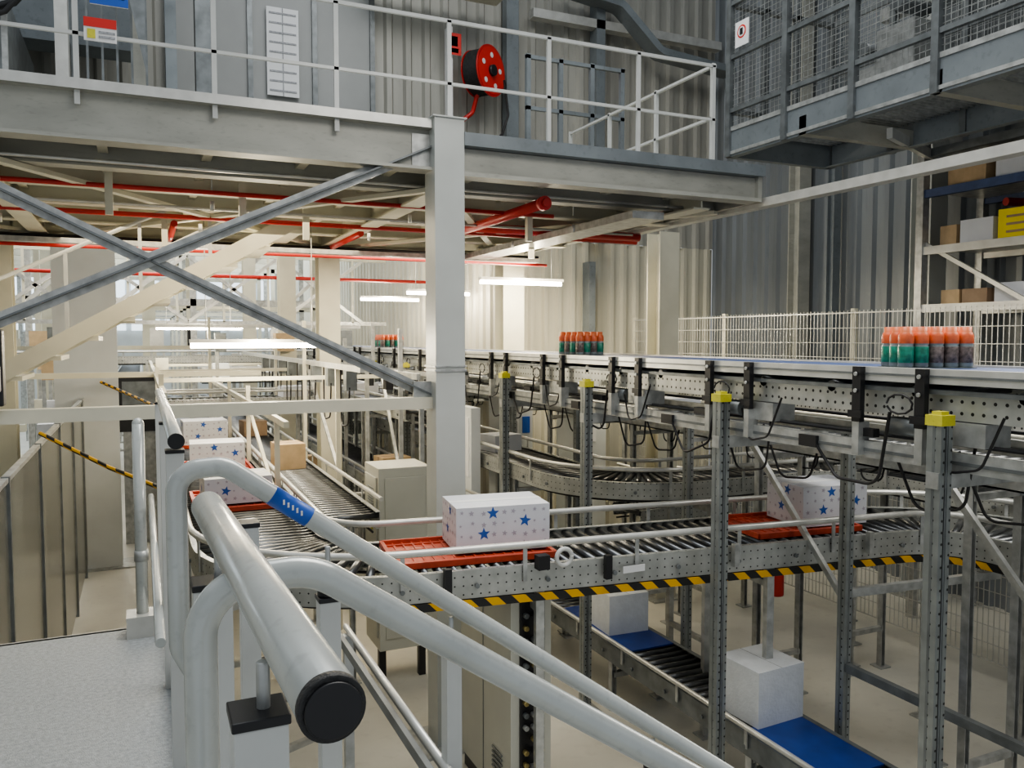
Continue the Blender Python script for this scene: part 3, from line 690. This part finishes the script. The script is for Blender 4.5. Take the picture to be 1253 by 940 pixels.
# ------------------------------------------------------------ hall clutter (far)
b=B()
for i in range(9):
    y=19+i*1.7
    for x in (-5.5,-3.8,-2.1,-.9,1.0,3.9): b.box(x,x+.12,y,y+.12,0,5.2,'cream' if i%2 else 'galv')
    b.box(-5.5,4.2,y,y+.12,3.6,3.75,'cream' if i%3 else 'galv')
    b.box(-5.5,4.2,y,y+.1,5.0,5.2,'cream')
for i in range(6): b.bar((-5.5+i*1.7,19,3.6+.0),(-3.8+i*1.7,19,5.2),.08,.08,'galv_light')
for i in range(5):
    b.bar((-4+i*1.6,16,3.2),(-2.4+i*1.6,16,4.4),.06,.06,'galv_light'); b.bar((-4+i*1.6,16,4.4),(-2.4+i*1.6,16,3.2),.06,.06,'galv')
b.box(-5,4.5,16,16.08,4.4,4.5,'cream'); b.box(-5,4.5,16,16.08,3.15,3.22,'galv')
for i in range(12): b.box(-5+i*.8,-4.96+i*.8,16,16.04,3.2,4.4,'cream')
b.done('storage_structure')
b=B()
for k in range(170):
    x=random.choice([-5,-4.4,-3,-2.6,-1.8,-1.3,.2,1.0,1.9,2.2,3.0,3.9]); y=random.uniform(12,28); z=random.choice([0,.9,1.6,2.3,2.7]); s=random.uniform(.12,.42)
    b.box(x,x+s,y,y+s,z,z+random.uniform(.12,.45),random.choice(['galv','kraft','cab_white','cab','galv_dark','galv_dark','carton','cream','galv_light','carton','black']))
    b.box(x,x+.05,y,y+.05,0,z,'galv')
b.done('hall_equipment')
b=B()
for x,y,zt in ((.15,7.5,2.6),(.15,9.2,2.6),(1.02,7,2.2),(1.02,9,2.4),(1.02,11,2.4),(1.75,8,2.6),(2.3,9,2.7),(3.05,9.7,2.4),(1.75,12,2.9),(2.35,7.2,2.5),(4.2,7.4,2.3),(2.45,8.2,3.0),(1.72,9.6,3.1),(3.06,8.6,2.6),(2.9,11,3.1),(.9,12.5,3.2),(2.4,10.5,2.9)):
    b.box(x-.02,x+.02,y-.02,y+.02,0,zt,'cream' if x<2 else 'galv')
for y in (8.6,11.0,13.5): b.box(.15,2.4,y,y+.04,2.47,2.51,'cream')
b.box(-3,1.3,10.1,10.14,2.46,2.52,'cream'); b.box(-3,1.1,12.0,12.06,2.75,2.80,'cream'); b.box(.2,3.1,12.5,12.55,3.05,3.1,'galv_light')
b.box(1.0,1.04,6.5,16,2.2,2.25,'cream'); b.box(.13,.17,6.5,16,2.45,2.5,'cream'); b.box(1.73,1.77,7,16,2.6,2.65,'galv_light'); b.box(2.4,2.44,7.5,16,2.5,2.56,'galv'); b.box(3.04,3.08,8.5,16,2.45,2.5,'galv_light')
b.bar((1.75,8,1.6),(1.75,9.6,2.6),.03,.03,'galv'); b.bar((2.45,8.2,1.4),(2.45,9,2.6),.03,.03,'galv'); b.bar((1.02,7,1.5),(1.02,9,2.2),.03,.03,'cream')
for i in range(8):
    y=7.4+i*.8; b.box(1.70,1.80,y,y+.12,2.42,2.6,'galv_dark'); b.box(2.38,2.46,y+.3,y+.42,2.35,2.5,'black')
    b.tube(fillet([(1.73,y,2.45),(1.74,y+.1,2.1),(1.74,y+.4,2.05),(1.76,y+.5,2.6)],.1,5),.008,'cable',6)
b.done('lane_guard_frame')
# ------------------------------------------------------------ LED lamps
def lamp(x0,x1,y,z,top=4.0,en=30,name='led_tube_lamp'):
    b=B(); b.box(x0,x1,y-.05,y+.05,z+.025,z+.06,'galv_light'); b.cyl((x0+.01,y,z),.025,(1,0,0),x1-x0-.02,'led',12)
    for x in (x0+.15,x1-.15): b.cyl((x,y,z+.06),.004,(0,0,1),top-z,'galv',6)
    o=b.done(name)
    ld=bpy.data.lights.new('lamp_glow','POINT'); ld.shadow_soft_size=.12; ld.energy=en; ld.color=(1,.88,.66)
    lo=bpy.data.objects.new('lamp_glow',ld); bpy.context.scene.collection.objects.link(lo); lo.parent=o; lo.location=((x0+x1)/2,y-.2,z-.05)
lamp(.42,1.72,8.3,2.83,4.1,48); lamp(3.85,5.0,9.45,3.6,4.1,50); lamp(3.75,4.8,12.2,3.6,5,50); lamp(3.6,4.7,14.5,3.6,5,50); lamp(1.8,2.6,20.5,3.15,5,50)
lamp(.2,1.4,13,3.05,5,50); lamp(-1.5,0,17.6,3.4,5,50)  # extra tube lamps added to light the darker far hall
for x,y,z,e,s,c in ((0.8,8,3.9,80,3,(1,.86,.62)),(3.3,8.2,3.85,85,2.2,(1,.88,.66)),(0,14,6,330,5,(1,.95,.85)),(2,25,7,900,8,(.90,.96,1)),(3.2,5.0,9,170,4,(1,.98,.93)),(1,5,9.5,130,4,(.93,.97,1)),(4.9,2.6,3.9,75,1.8,(1,.96,.88)),(5.2,8.6,3.8,50,1.2,(1,.87,.62)),(2.2,2.6,5.5,60,2,(1,.95,.86))):  # unseen area lights added as fill over deck, hall and conveyors
    ld=bpy.data.lights.new('fill_light','AREA'); ld.size=s; ld.energy=e; ld.color=c
    lo=bpy.data.objects.new('fill_light',ld); lo.location=(x,y,z); bpy.context.scene.collection.objects.link(lo)
# ------------------------------------------------------------ world, camera
w=bpy.data.worlds.new('World'); bpy.context.scene.world=w; w.use_nodes=True
w.node_tree.nodes['Background'].inputs[0].default_value=(.84,.89,.94,1); w.node_tree.nodes['Background'].inputs[1].default_value=.55
try: bpy.context.scene.view_settings.look='AgX - Medium High Contrast'
except Exception: pass
bpy.context.scene.view_settings.exposure=.12
cd=bpy.data.cameras.new('cam'); cam=bpy.data.objects.new('cam',cd); bpy.context.scene.collection.objects.link(cam)
cd.sensor_width=36; cd.lens=36*1000/1253; cd.clip_start=.05
cam.location=(0,0,H); cam.rotation_euler=(math.pi/2-math.atan(.056),0,-math.atan(.454))
bpy.context.scene.camera=cam
